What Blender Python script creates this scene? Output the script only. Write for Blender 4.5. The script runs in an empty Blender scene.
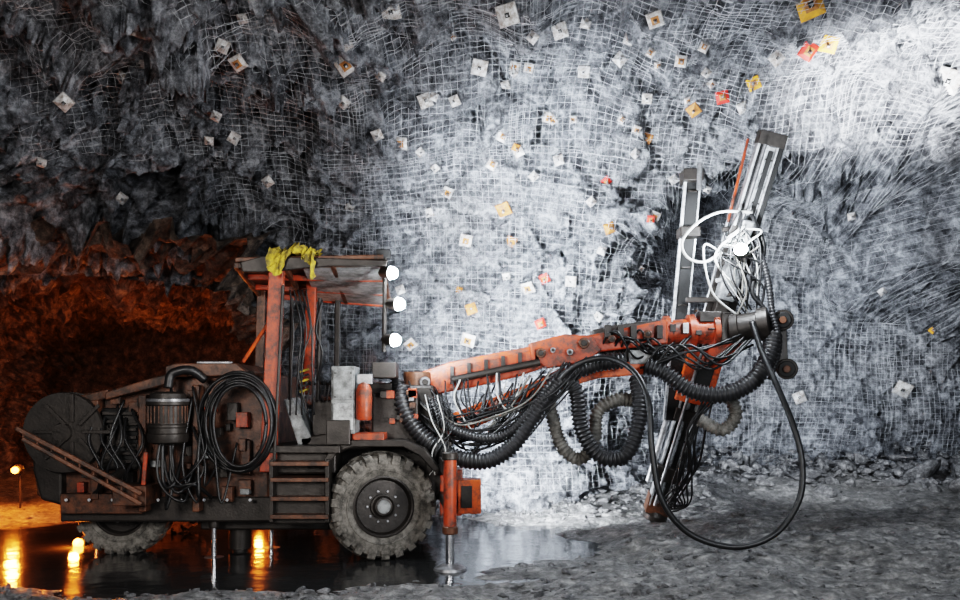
import bpy, bmesh, math, random
import numpy as np
from mathutils import Vector, Matrix, noise
from mathutils.bvhtree import BVHTree
random.seed(7); rng=np.random.default_rng(7)
C=bpy.context.scene.collection
F=900.0; CH=1.6
def P(px,py,Y):            # survey point measured on the photo, at a known distance Y (metres)
    return Vector(((px-480)*Y/F, Y, CH+(400-py)*Y/F))

# ------------------------------------------------------------------ materials
def nt(name):
    m=bpy.data.materials.new(name); m.use_nodes=True
    n=m.node_tree.nodes; l=m.node_tree.links
    return m,n,l,n['Principled BSDF']
def simple(name,col,rough=0.5,metal=0.0,var=0.5,scale=6,dirt=(0.03,0.028,0.025),bump=0.3,lo=.40,hi=.60):
    m,n,l,b=nt(name)
    tc=n.new('ShaderNodeTexCoord')
    no=n.new('ShaderNodeTexNoise'); no.inputs['Scale'].default_value=scale; no.inputs['Detail'].default_value=10; no.inputs['Roughness'].default_value=0.75
    l.new(tc.outputs['Object'],no.inputs['Vector'])
    cr=n.new('ShaderNodeValToRGB'); cr.color_ramp.elements[0].position=lo; cr.color_ramp.elements[1].position=hi
    cr.color_ramp.elements[0].color=(*[c*(1-var)+d*var for c,d in zip(col,dirt)],1)
    cr.color_ramp.elements[1].color=(*col,1)
    l.new(no.outputs['Fac'],cr.inputs['Fac']); l.new(cr.outputs['Color'],b.inputs['Base Color'])
    b.inputs['Metallic'].default_value=metal
    mr=n.new('ShaderNodeMapRange'); mr.inputs['To Min'].default_value=min(1,rough+0.2); mr.inputs['To Max'].default_value=max(0.05,rough-0.1)
    l.new(no.outputs['Fac'],mr.inputs['Value']); l.new(mr.outputs['Result'],b.inputs['Roughness'])
    bp=n.new('ShaderNodeBump'); bp.inputs['Strength'].default_value=bump; bp.inputs['Distance'].default_value=0.01
    no2=n.new('ShaderNodeTexNoise'); no2.inputs['Scale'].default_value=40; no2.inputs['Detail'].default_value=5
    l.new(tc.outputs['Object'],no2.inputs['Vector']); l.new(no2.outputs['Fac'],bp.inputs['Height']); l.new(bp.outputs['Normal'],b.inputs['Normal'])
    return m
def emis(name,col,s):
    m,n,l,b=nt(name); b.inputs['Emission Color'].default_value=(*col,1); b.inputs['Emission Strength'].default_value=s
    b.inputs['Base Color'].default_value=(*col,1); return m
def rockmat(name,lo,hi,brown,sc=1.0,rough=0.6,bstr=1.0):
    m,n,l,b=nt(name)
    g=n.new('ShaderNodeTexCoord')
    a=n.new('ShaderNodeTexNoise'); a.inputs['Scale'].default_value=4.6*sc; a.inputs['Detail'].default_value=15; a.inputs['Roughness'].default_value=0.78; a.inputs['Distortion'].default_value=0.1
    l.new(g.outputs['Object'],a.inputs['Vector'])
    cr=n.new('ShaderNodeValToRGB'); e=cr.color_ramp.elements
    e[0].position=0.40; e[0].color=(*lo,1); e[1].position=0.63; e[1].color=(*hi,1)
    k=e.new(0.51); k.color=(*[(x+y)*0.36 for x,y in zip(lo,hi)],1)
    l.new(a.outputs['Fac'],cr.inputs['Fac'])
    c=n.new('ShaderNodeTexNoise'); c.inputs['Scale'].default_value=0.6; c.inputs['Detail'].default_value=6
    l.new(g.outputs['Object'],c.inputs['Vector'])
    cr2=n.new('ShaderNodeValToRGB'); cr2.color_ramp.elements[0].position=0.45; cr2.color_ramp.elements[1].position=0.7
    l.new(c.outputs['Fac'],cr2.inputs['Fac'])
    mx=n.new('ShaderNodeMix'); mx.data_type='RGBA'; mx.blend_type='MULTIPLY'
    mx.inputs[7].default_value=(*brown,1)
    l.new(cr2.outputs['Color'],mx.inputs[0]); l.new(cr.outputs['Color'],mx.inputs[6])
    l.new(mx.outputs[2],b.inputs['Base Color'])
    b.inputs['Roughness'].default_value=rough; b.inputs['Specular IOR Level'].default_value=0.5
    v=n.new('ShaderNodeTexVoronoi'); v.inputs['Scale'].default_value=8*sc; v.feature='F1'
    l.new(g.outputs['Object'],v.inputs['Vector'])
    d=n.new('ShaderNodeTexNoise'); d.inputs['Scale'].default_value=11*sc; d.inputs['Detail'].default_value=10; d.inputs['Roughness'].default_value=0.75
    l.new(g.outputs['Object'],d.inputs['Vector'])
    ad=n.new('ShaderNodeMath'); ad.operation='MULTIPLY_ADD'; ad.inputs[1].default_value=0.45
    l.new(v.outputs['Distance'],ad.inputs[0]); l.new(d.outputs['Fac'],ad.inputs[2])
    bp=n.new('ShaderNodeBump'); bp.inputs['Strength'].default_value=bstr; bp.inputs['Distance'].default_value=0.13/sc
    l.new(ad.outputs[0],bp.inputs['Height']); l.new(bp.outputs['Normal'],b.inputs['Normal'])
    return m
M={}
M['rock']=rockmat('rock_face',(0.028,0.03,0.036),(0.50,0.525,0.57),(0.92,0.89,0.86))
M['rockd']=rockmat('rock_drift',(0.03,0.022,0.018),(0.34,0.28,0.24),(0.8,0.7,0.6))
M['floor']=rockmat('muck_floor',(0.075,0.075,0.075),(0.44,0.435,0.43),(0.8,0.78,0.75),sc=1.8,rough=0.36,bstr=.7)
M['stone']=rockmat('loose_stone',(0.07,0.07,0.072),(0.40,0.40,0.41),(0.85,0.83,0.8),sc=3,rough=0.6)
M['red']=simple('red_oxide_paint',(0.42,0.058,0.016),0.42,0.0,0.88,8,dirt=(0.06,0.038,0.028),lo=.42,hi=.56)
M['orange']=simple('orange_paint',(0.66,0.105,0.015),0.42,0.0,0.8,8,dirt=(0.06,0.04,0.03),lo=.40,hi=.54)
M['dark']=simple('oily_dark_steel',(0.04,0.034,0.03),0.42,0.3,0.5,7,dirt=(0.01,0.009,0.008))
M['grime']=simple('grimy_brown_panel',(0.14,0.058,0.03),0.42,0.1,0.88,7,dirt=(0.018,0.015,0.013))
M['steel']=simple('bare_steel',(0.34,0.34,0.35),0.38,0.7,0.6,8)
M['chrome']=simple('chrome_rod',(0.8,0.8,0.82),0.15,1.0,0.05,8,bump=0.02)
M['alu']=simple('aluminium_feed',(0.66,0.68,0.7),0.35,0.6,0.6,9)
M['grey']=simple('grey_enamel',(0.30,0.31,0.31),0.5,0.0,0.7,8)
M['white']=simple('dirty_white',(0.5,0.51,0.51),0.5,0.0,0.7,9)
M['hose']=simple('black_hose_rubber',(0.010,0.010,0.011),0.36,0.0,0.3,12)
M['sheath']=simple('spiral_sheath',(0.024,0.024,0.026),0.34,0.0,0.3,12)
M['palehose']=simple('muddy_sheath',(0.22,0.21,0.19),0.6,0.0,0.7,12)
M['whitehose']=simple('white_cable',(0.6,0.6,0.58),0.4,0.0,0.3,12)
M['tyre']=simple('dusty_tyre_rubber',(0.20,0.185,0.165),0.8,0.0,0.85,10)
M['yellow']=simple('yellow_cloth',(0.50,0.37,0.03),0.75,0.0,0.8,12)
M['wire']=simple('galvanised_wire',(0.60,0.62,0.65),0.4,0.3,0.6,3,bump=0)
M['plate']=simple('bolt_plate_steel',(0.5,0.5,0.5),0.45,0.2,0.75,16,dirt=(.12,.08,.05))
M['plate_o']=simple('bolt_plate_rust',(0.40,0.16,0.04),0.6,0.0,0.6,14)
M['plate_r']=simple('bolt_plate_red',(0.65,0.03,0.015),0.5,0.0,0.3,10)
M['plate_y']=simple('bolt_plate_yellow',(0.62,0.30,0.03),0.5,0.0,0.4,10)
M['black']=simple('black',(0.01,0.01,0.01),0.6,0,0.2)
M['lampw']=emis('work_lamp_glass',(0.85,0.93,1.0),300)
M['lampo']=emis('sodium_lamp_glass',(1.0,0.33,0.04),12)
m,n,l,b=nt('muddy_water'); b.inputs['Base Color'].default_value=(0.03,0.03,0.03,1); b.inputs['Roughness'].default_value=0.11; b.inputs['Specular IOR Level'].default_value=0.9
b.inputs['IOR'].default_value=1.5
w=n.new('ShaderNodeTexNoise'); w.inputs['Scale'].default_value=3; tc=n.new('ShaderNodeTexCoord'); l.new(tc.outputs['Object'],w.inputs['Vector'])
bp=n.new('ShaderNodeBump'); bp.inputs['Strength'].default_value=0.3; bp.inputs['Distance'].default_value=0.03; l.new(w.outputs['Fac'],bp.inputs['Height']); l.new(bp.outputs['Normal'],b.inputs['Normal'])
M['water']=m

# ------------------------------------------------------------------ mesh helpers
def obj(name,verts,faces,mat,parent=None,smooth=False,bevel=0,mats=None):
    me=bpy.data.meshes.new(name); me.from_pydata([tuple(v) for v in verts],[],faces); me.update()
    o=bpy.data.objects.new(name,me); C.objects.link(o)
    for mm in (mats or [mat]): me.materials.append(M[mm])
    if smooth: me.polygons.foreach_set('use_smooth',[True]*len(me.polygons))
    if bevel:
        md=o.modifiers.new('b','BEVEL'); md.width=bevel; md.segments=2; md.limit_method='ANGLE'
    if parent: o.parent=parent
    return o
def npobj(name,V,Fc,mat,parent=None,smooth=False,matidx=None,mats=None):
    me=bpy.data.meshes.new(name); k=Fc.shape[1]
    me.vertices.add(len(V)); me.vertices.foreach_set('co',V.astype(np.float32).ravel())
    me.loops.add(Fc.size); me.loops.foreach_set('vertex_index',Fc.astype(np.int32).ravel())
    me.polygons.add(len(Fc)); me.polygons.foreach_set('loop_start',np.arange(0,Fc.size,k,dtype=np.int32))
    if smooth: me.polygons.foreach_set('use_smooth',np.ones(len(Fc),dtype=bool))
    for mm in (mats or [mat]): me.materials.append(M[mm])
    if matidx is not None: me.polygons.foreach_set('material_index',matidx.astype(np.int32))
    me.update(calc_edges=True); me.validate()
    o=bpy.data.objects.new(name,me); C.objects.link(o)
    if parent: o.parent=parent
    return o
BF=[(0,1,3,2),(4,6,7,5),(0,4,5,1),(2,3,7,6),(0,2,6,4),(1,5,7,3)]
def box(name,c,s,mat,par,rot=(0,0,0),bevel=0.008):
    R=Matrix.Rotation(rot[2],3,'Z')@Matrix.Rotation(rot[1],3,'Y')@Matrix.Rotation(rot[0],3,'X')
    vs=[Vector(c)+R@Vector((x*s[0]/2,y*s[1]/2,z*s[2]/2)) for x in(-1,1) for y in(-1,1) for z in(-1,1)]
    return obj(name,vs,BF,mat,par,bevel=bevel)
def pbox(name,x0,y0,x1,y1,Y,dep,mat,par,bevel=0.01):
    a=P(x0,y0,Y); b=P(x1,y1,Y)
    return box(name,((a.x+b.x)/2,Y+dep/2,(a.z+b.z)/2),(abs(b.x-a.x),dep,abs(a.z-b.z)),mat,par,bevel=bevel)
def prism(name,pts,Y,dep,mat,par,bevel=0.01):
    A=[P(x,y,Y) for x,y in pts]; n_=len(A)
    V=A+[v+Vector((0,dep,0)) for v in A]
    Fs=[tuple(range(n_)),tuple(range(2*n_-1,n_-1,-1))]+[(i,i+n_,(i+1)%n_+n_,(i+1)%n_) for i in range(n_)]
    o=obj(name,V,Fs,mat,par,bevel=bevel)
    bm=bmesh.new(); bm.from_mesh(o.data); bmesh.ops.recalc_face_normals(bm,faces=bm.faces); bm.to_mesh(o.data); bm.free()
    return o
def frame(d):
    d=d.normalized(); up=Vector((0,0,1)) if abs(d.z)<0.95 else Vector((1,0,0))
    s=d.cross(up).normalized(); return d,s,s.cross(d)
def beam(name,p0,p1,w,h0,mat,par,h1=None,bevel=0.01,w1=None):
    p0=Vector(p0);p1=Vector(p1); h1=h1 or h0; w1=w1 or w
    d,s,u=frame(p1-p0)
    V=[]
    for p,h,ww in((p0,h0,w),(p1,h1,w1)):
        for a in(-1,1):
            for c in(-1,1): V.append(p+s*a*ww/2+u*c*h/2)
    return obj(name,V,BF,mat,par,bevel=bevel)
def lathe(name,prof,origin,axis,mat,par,seg=32,smooth=True,caps=True):
    d,s,u=frame(Vector(axis)); o=Vector(origin); V=[];Fs=[]
    for t,r in prof:
        for i in range(seg):
            a=2*math.pi*i/seg; V.append(o+d*t+(s*math.cos(a)+u*math.sin(a))*r)
    k=len(prof)
    for j in range(k-1):
        for i in range(seg):
            Fs.append((j*seg+i,j*seg+(i+1)%seg,(j+1)*seg+(i+1)%seg,(j+1)*seg+i))
    if caps: Fs.append(tuple(range(seg-1,-1,-1))); Fs.append(tuple((k-1)*seg+i for i in range(seg)))
    ob=obj(name,V,Fs,mat,par,smooth=smooth)
    if smooth:
        md=ob.modifiers.new('e','EDGE_SPLIT'); md.split_angle=math.radians(35)
    return ob
def cyl(name,p0,p1,r,mat,par,seg=20):
    p0=Vector(p0);p1=Vector(p1);L=(p1-p0).length; e=min(0.01,r*0.15)
    return lathe(name,[(0,r-e),(e,r),(L-e,r),(L,r-e)],p0,p1-p0,mat,par,seg)
def crom(pts,n=10):
    pts=[Vector(p) for p in pts]; q=[pts[0]*2-pts[1]]+pts+[pts[-1]*2-pts[-2]]; out=[]
    for i in range(1,len(q)-2):
        a,b,c,d=q[i-1:i+3]
        for k in range(n):
            t=k/n; out.append(0.5*((2*b)+(c-a)*t+(2*a-5*b+4*c-d)*t*t+(3*b-a-3*c+d)*t**3))
    out.append(pts[-1]); return out
def tube(name,pts,r,mat,par,seg=8,rib=0,n=10):
    pts=crom(pts,n)
    if rib:
        L=[0]
        for i in range(1,len(pts)): L.append(L[-1]+(pts[i]-pts[i-1]).length)
        tot=L[-1]; step=rib/4; m_=int(tot/step); np_=[];j=0
        for k in range(m_+1):
            s=k*step
            while j<len(L)-2 and L[j+1]<s: j+=1
            t=(s-L[j])/max(1e-6,L[j+1]-L[j]); np_.append(pts[j].lerp(pts[j+1],t))
        pts=np_
    V=[];Fs=[]; t0=(pts[1]-pts[0]).normalized(); _,s,u=frame(t0)
    for i,p in enumerate(pts):
        t=(pts[min(i+1,len(pts)-1)]-pts[max(i-1,0)]).normalized()
        s=(s-t*s.dot(t)).normalized(); u=t.cross(s)
        rr=r*(1+(0.13 if (i%4) in(0,1) else -0.10)) if rib else r
        for k in range(seg):
            a=2*math.pi*k/seg; V.append(p+(s*math.cos(a)+u*math.sin(a))*rr)
    for i in range(len(pts)-1):
        for k in range(seg):
            Fs.append((i*seg+k,i*seg+(k+1)%seg,(i+1)*seg+(k+1)%seg,(i+1)*seg+k))
    Fs.append(tuple(range(seg-1,-1,-1))); Fs.append(tuple((len(pts)-1)*seg+k for k in range(seg)))
    return obj(name,V,Fs,mat,par,smooth=True)
def ptube(name,pl,r,mat,par,Y=9.6,**k):
    return tube(name,[P(p[0],p[1],p[2] if len(p)>2 else Y) for p in pl],r,mat,par,**k)
def empty(name,loc=(0,0,0)):
    e=bpy.data.objects.new(name,None); C.objects.link(e); e.empty_display_size=0.3; return e

# ------------------------------------------------------------------ rock shell (drift running left-right)
def ss(a,b,x):
    t=np.clip((x-a)/(b-a),0,1); return t*t*(3-2*t)
H=6.0; RC=2.8; H1=H-RC; VA=H1+math.pi/2*RC
def Sbase(X,v):
    X=np.asarray(X,float); v=np.asarray(v,float)
    th=np.clip((v-H1)/RC,0,math.pi/2)
    Yw=12.7-0.5*ss(-1,-5,X)
    Y=Yw-RC*(1-np.cos(th)) - np.maximum(0,v-VA)
    Z=np.where(v<H1,v,H1+RC*np.sin(th))
    # arched heading (face being drilled) at the right
    right=6.15+2.6*ss(3.5,2.4,Z)
    top=4.95-0.14*(X-4.7)**2
    mask=ss(1.3,4.0,X)*ss(right+0.3,right-0.3,X)*ss(top+0.16,top-0.16,Z)*(v<VA+0.5)
    Y=Y+mask*2.5
    # lip of the side drift at left
    dx=np.maximum(0,np.abs(X+6.4)-3.2); dz=np.maximum(0,Z-3.45)
    dl=np.sqrt(dx**2+dz**2)
    Y=Y+1.3*np.exp(-(dl/0.45)**2)*(v<VA)
    Z=Z+0.25*np.sin(X*0.9+1)*ss(H1,VA,v)
    # hanging pillar upper right
    Y=Y-1.3*ss(5.7,6.5,X)*ss(2.9,3.7,Z)*(v<VA+1)
    return X,Y,Z
def Snorm(X,v):
    e=0.02
    a=np.stack(Sbase(X+e,v),-1)-np.stack(Sbase(X-e,v),-1)
    b=np.stack(Sbase(X,v+e),-1)-np.stack(Sbase(X,v-e),-1)
    n_=np.cross(a,b); n_/=np.linalg.norm(n_,axis=-1,keepdims=True)+1e-9
    c=np.array([0,4,1.5]); p=np.stack(Sbase(X,v),-1)
    sg=np.sign(((c-p)*n_).sum(-1,keepdims=True)); return n_*sg
def dlow(p):
    p=Vector(p)
    return 0.42*noise.noise(p*0.42)+0.22*noise.noise(p*0.95+Vector((7,3,1)))
def shard(p,k,tilt,step):    # tilted planar facets = blocky fractured rock
    q=p*k; q=q+noise.noise_vector(q*0.8)*0.2
    c=noise.voronoi(q)[1][0]; h=noise.cell_vector(c*7.31+Vector((.37,.11,.53)))
    return tilt*((q-c).dot(h*2-Vector((1,1,1))))/k+step*(h.x-0.5)
def dmed(p):
    p=Vector(p); return shard(p,1.3,0.7,0.14)
def dhigh(p):
    p=Vector(p)
    return shard(p,3.6,0.9,0.06)+shard(p,8.5,0.9,0.025)+0.03*noise.fractal(p*5,0.8,2.2,4)
def ampf(b):
    return (0.68+0.62*ss(-0.3,-2.6,b[:,0]))*(1-0.3*ss(2,4,b[:,0])*ss(4.9,4.3,b[:,2]))
NX,NV=740,560
xs=np.linspace(-10.5,9.8,NX)
vs=np.concatenate([np.linspace(-0.5,VA+2.2,NV-40),np.linspace(VA+2.3,VA+15,40)])
XX,VV=np.meshgrid(xs,vs)
XX=XX.ravel();VV=VV.ravel()
B=np.stack(Sbase(XX,VV),-1); Nn=Snorm(XX,VV)
D=np.empty(len(B)); amp=ampf(B)
for i in range(len(B)):
    p=B[i]; D[i]=dlow(p)+(dmed(p)+dhigh(p))*amp[i]
V=B+Nn*D[:,None]
idx=np.arange(NX*NV).reshape(NV,NX)
Fq=np.stack([idx[:-1,:-1],idx[:-1,1:],idx[1:,1:],idx[1:,:-1]],-1).reshape(-1,4)
fc=B[Fq].mean(1)
hole=((np.abs(fc[:,0]+6.4)<3.2)&(fc[:,2]<3.5-0.09*np.abs(fc[:,0]+6.4)))&(fc[:,1]>9)
Fq=Fq[~hole]; fv=VV[Fq].mean(1)
def sub(name,mask):
    f=Fq[mask]; u,inv=np.unique(f,return_inverse=True)
    return npobj(name,V[u],inv.reshape(f.shape),'rock')
wb=sub('wall_back',fv<H1+1.6); ce=sub('ceiling',fv>=H1+1.6)
shell_bvh=BVHTree.FromPolygons([tuple(p) for p in V],[tuple(f) for f in Fq])
# side drift tunnel (left, going away)
nt_,ny=120,170; vv=[];ff=[]
sg_=lambda x,e: math.copysign(abs(x)**e,x)
for j in range(ny):
    t=j/(ny-1); y=11.9+t*12.5; cx=-6.3-2.4*t*t
    for i in range(nt_):
        a=math.pi*1.16*(i/(nt_-1))-0.08*math.pi
        q=Vector((cx+3.5*sg_(math.cos(a),.6)*(1-0.1*t),y,0.2+3.55*sg_(max(-0.1,math.sin(a)),.6)))
        nn=Vector((-math.cos(a),0,-math.sin(a)))
        q+=nn*(dlow(q)*0.6+(dmed(q)+dhigh(q))*1.1); vv.append(q)
for j in range(ny-1):
    for i in range(nt_-1):
        ff.append((j*nt_+i,j*nt_+i+1,(j+1)*nt_+i+1,(j+1)*nt_+i))
k0=(ny-1)*nt_; ff.append(tuple(range(k0,k0+nt_)))
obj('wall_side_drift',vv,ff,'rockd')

# floor
def fz(x,y):
    z=0.02+0.12*float(ss(0.8,3.0,x))*float(ss(7.5,9.5,y))+0.28*float(ss(11.6,14.0,y))*float(ss(0.2,1.5,x))
    pud=float(ss(1.25,0.85,math.hypot((x+2.6)/3.6,(y-10.2)/2.6)+0.12*noise.noise(Vector((x*1.2,y*1.2,3)))))
    p=Vector((x,y,0)); tex=0.08*noise.fractal(p*1.1,0.9,2.1,3)+0.022*noise.fractal(p*7,0.7,2.2,4)+0.035*(noise.ridged_multi_fractal(Vector((x*.9,y*2.2,0)),.9,2.1,3,1,2)-1)
    return z*(1-pud)+tex*(1-0.75*pud)-0.07*pud
gx=np.concatenate([np.linspace(-13,-7.2,40),np.linspace(-7.1,8.2,480),np.linspace(8.3,13,30)])
gy=np.concatenate([np.linspace(-5,6.2,40),np.linspace(6.25,12,300),np.linspace(12.05,26,130)])
fvv=[(x,y,fz(x,y)) for y in gy for x in gx]
nx,ny_=len(gx),len(gy); ii=np.arange(nx*ny_).reshape(ny_,nx)
npobj('floor',np.array(fvv),np.stack([ii[:-1,:-1],ii[:-1,1:],ii[1:,1:],ii[1:,:-1]],-1).reshape(-1,4),'floor',smooth=True)
pv=[];
for i in range(64):
    a=2*math.pi*i/64; pv.append((-2.6+4.6*math.cos(a),10.2+3.2*math.sin(a),-0.022))
obj('water_puddle',pv,[tuple(range(64))],'water')

# ------------------------------------------------------------------ wire netting
OFS=[Vector(o) for o in((0,0,0),(.2,0,0),(-.2,0,0),(0,.12,.2),(0,-.12,-.2))]
def netpt(X,v):
    X=np.clip(X,-10,9.5); b_=np.stack(Sbase(X,v),-1); n_=Snorm(X,v); am=ampf(b_)
    d=np.array([dlow(p)+0.07+a*0.2*sum(max(dmed(Vector(p)+o),-.05)+.4*shard(Vector(p)+o,3.6,.9,.06) for o in OFS)+0.015*noise.noise(Vector(p)*2.4) for p,a in zip(b_,am)])
    return b_+n_*d[:,None]
E0=[];E1=[]
sp=0.09
xs0=np.arange(-6.8,8.2,2.1); v0=np.arange(0.55,VA+2.2,2.3)
for sx in xs0:
    for sv in v0:
        if sx<-3.2 and sv<3.6: continue
        ang=random.uniform(-0.06,0.06); ca,sa=math.cos(ang),math.sin(ang)
        off=random.uniform(0,0.02)
        nu,nv=int(2.35/sp),int(2.5/sp)
        U,W=np.meshgrid(np.arange(nu)*sp-1.17,np.arange(nv)*sp-1.27)
        ph=random.uniform(0,6)
        U2=U+0.02*np.sin(W*2.6+ph)+rng.normal(0,0.004,U.shape); W2=W+0.025*np.sin(U*2.2+ph)+rng.normal(0,0.004,U.shape)
        X=sx+ca*U2-sa*W2; v=sv+1.1+sa*U2+ca*W2
        G=netpt(X.ravel(),v.ravel()).reshape(nv,nu,3); G[...,1]-=off
        okm=~((np.abs(X+6.4)<3.3)&(v<3.9))
        for a,b_,o1,o2 in((G[:,:-1],G[:,1:],okm[:,:-1],okm[:,1:]),(G[:-1],G[1:],okm[:-1],okm[1:])):
            k=(o1&o2).ravel(); E0.append(a.reshape(-1,3)[k]); E1.append(b_.reshape(-1,3)[k])
E0=np.concatenate(E0);E1=np.concatenate(E1)
d=E1-E0; d/=np.linalg.norm(d,axis=1,keepdims=True)+1e-9
s=np.cross(d,np.array([0.3,0.5,0.8])); s/=np.linalg.norm(s,axis=1,keepdims=True); u=np.cross(d,s)
r=0.0027; NV3=[]
for base in(E0,E1):
    for k in range(3):
        a=2*math.pi*k/3; NV3.append(base+(s*math.cos(a)+u*math.sin(a))*r)
NVs=np.stack(NV3,1).reshape(-1,3); o6=np.arange(len(E0))*6
Fn=np.concatenate([np.stack([o6+k,o6+(k+1)%3,o6+3+(k+1)%3,o6+3+k],-1) for k in range(3)])
npobj('wire_mesh_netting',NVs,Fn,'wire')

# ------------------------------------------------------------------ rock bolt plates
PL=[(508,14,'plate',1.2),(345,64,'plate_w',1.1),(390,8,'plate',1.1),(424,101,'plate',.9),(480,66,'plate',1.0),(548,115,'plate_o',.8),(585,70,'plate',.8),
(403,141,'plate_w',.9),(378,132,'plate',.7),(447,190,'plate_o',.8),(504,207,'plate_o',1),(466,239,'plate_w',.9),(513,240,'plate_o',.8),(529,285,'plate_o',.9),
(572,280,'plate',.8),(471,309,'plate_o',.8),(469,338,'plate_w',1),(539,322,'plate_r',.7),(545,276,'plate_r',.7),(607,228,'plate_o',.8),(605,179,'plate_r',.6),(651,216,'plate_r',.5),
(694,108,'plate_o',.8),(722,98,'plate_r',.8),(805,49,'plate_r',1),(829,42,'plate_y',1.0),(808,6,'plate_y',1.4),(742,107,'plate',.7),(755,83,'plate_y',.8),(774,58,'plate',.8),
(648,138,'plate_o',.7),(633,152,'plate',.6),(500,136,'plate_o',.7),(520,152,'plate',.7),(560,160,'plate',.7),(410,342,'plate_w',.8),(430,210,'plate',.7),
(850,215,'plate',.6),(799,397,'plate',1),(903,387,'plate',1.35),(948,80,'plate',1.5),(655,17,'plate_o',.9),(560,30,'plate',.9),(620,60,'plate',.8),(680,60,'plate_o',.7),
(240,60,'plate_w',.9),(270,180,'plate',.7),(65,100,'plate',.9),(140,30,'plate',.8),(350,205,'plate',.6),
(880,290,'plate',.6),(930,330,'plate_y',.5),(533,175,'plate',.6),(590,200,'plate',.6),(673,180,'plate',.6),(490,165,'plate_o',.7)]
R2=random.Random(5)
for i in range(34):
    PL.append((R2.uniform(400,720),R2.uniform(20,330),R2.choice(['plate','plate','plate_w','plate_o']),R2.uniform(.4,.7)))
for i in range(12): PL.append((R2.uniform(20,400),R2.uniform(10,200),'plate',R2.uniform(.5,.8)))
bolts=empty('rock_bolt_plates')
cam0=Vector((0,0,CH)); bi=0
for px,py,mt,sz in PL:
    dr=(P(px,py,10)-cam0).normalized(); h=shell_bvh.ray_cast(cam0,dr)
    if h[0] is None: continue
    loc=h[0]
    nn=(-dr*0.55+Vector((random.uniform(-.4,.4),-0.45,random.uniform(-.75,.0)))).normalized()
    loc=loc+nn*0.08
    w_=0.098*sz
    d_,s_,u_=frame(nn); a=random.uniform(0.1,1.4); s2=s_*math.cos(a)+u_*math.sin(a); u2=d_.cross(s2)
    big='plate' if mt=='plate_w' else ('plate' if mt=='plate_o' and random.random()<.6 else mt)
    vv=[]
    for f_,h_ in [(1.0,0.0),(0.94,0.012),(0.5,0.03),(0.22,0.04)]:
        for cx,cy in((-1,-1),(1,-1),(1,1),(-1,1)): vv.append(loc+s2*cx*w_*f_+u2*cy*w_*f_+nn*h_)
    fs=[];mi=[]
    for q in range(3):
        for k in range(4):
            fs.append((q*4+k,q*4+(k+1)%4,q*4+4+(k+1)%4,q*4+4+k)); mi.append(1 if (q==2 and mt!='plate') else 0)
    fs.append((12,13,14,15)); mi.append(2)
    ob=obj('plate_%d'%bi,vv,fs,'plate',bolts,mats=[big,'plate_o','black'])
    ob.data.polygons.foreach_set('material_index',mi)
    cyl('bolt_%d'%bi,loc-nn*0.1,loc+nn*0.09,0.014,'steel',bolts,8); bi+=1

# ------------------------------------------------------------------ rubble
def ico():
    bm=bmesh.new(); bmesh.ops.create_icosphere(bm,subdivisions=2,radius=1)
    v=np.array([x.co[:] for x in bm.verts]); f=np.array([[q.index for q in x.verts] for x in bm.faces]); bm.free(); return v,f
iv,iff=ico()
def rubble(name,items):
    VV=[];FF=[];o=0
    for x,y,z,sz in items:
        pl=iv.copy()
        for _ in range(9):
            nrm=rng.normal(size=3); nrm/=np.linalg.norm(nrm); dc=rng.uniform(0.22,0.6)
            dd=pl@nrm; pl-=np.outer(np.maximum(0,dd-dc),nrm)
        sc=sz*rng.uniform(0.7,2.0,3)*np.array([1,1,0.6]); pl=pl*sc
        a=rng.uniform(0,6.28); R=np.array([[math.cos(a),-math.sin(a),0],[math.sin(a),math.cos(a),0],[0,0,1]])
        VV.append(pl@R.T+[x,y,z]); FF.append(iff+o); o+=len(iv)
    npobj(name,np.concatenate(VV),np.concatenate(FF),'stone')
it=[]
for _ in range(2000):
    x=random.uniform(0.2,8.5); y=13.4+0.8*float(ss(2,4.5,x))+random.gauss(0,0.6)-0.4*(x<2.2)-0.3*(x<1.2)
    sz=min(0.16,random.expovariate(1/(0.022+.014*float(ss(2,5,x))))+0.012)
    it.append((x,y,fz(x,y)+random.uniform(0,0.25)*max(0,y-13.6)+sz*0.2,sz))
for x,y,sz in((7.0,13.1,.33),(6.7,13.6,.26),(7.4,13.7,.4),(6.9,12.6,.2),(5.9,13.8,.15),(6.1,13.2,.12)): it.append((x,y,fz(x,y)+sz*0.3,sz))
rubble('rock_rubble',it)
it=[]
for _ in range(2800):
    y=7.0+abs(random.gauss(0,3.0)); x=random.uniform(-0.58,0.58)*y
    if math.hypot((x+2.6)/3.6,(y-10.2)/2.6)<1.02 and random.random()<0.97: continue
    sz=min(0.07,random.expovariate(1/0.012)+0.005); it.append((x,y,fz(x,y)+sz*0.2,sz))
rubble('gravel',it)

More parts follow.
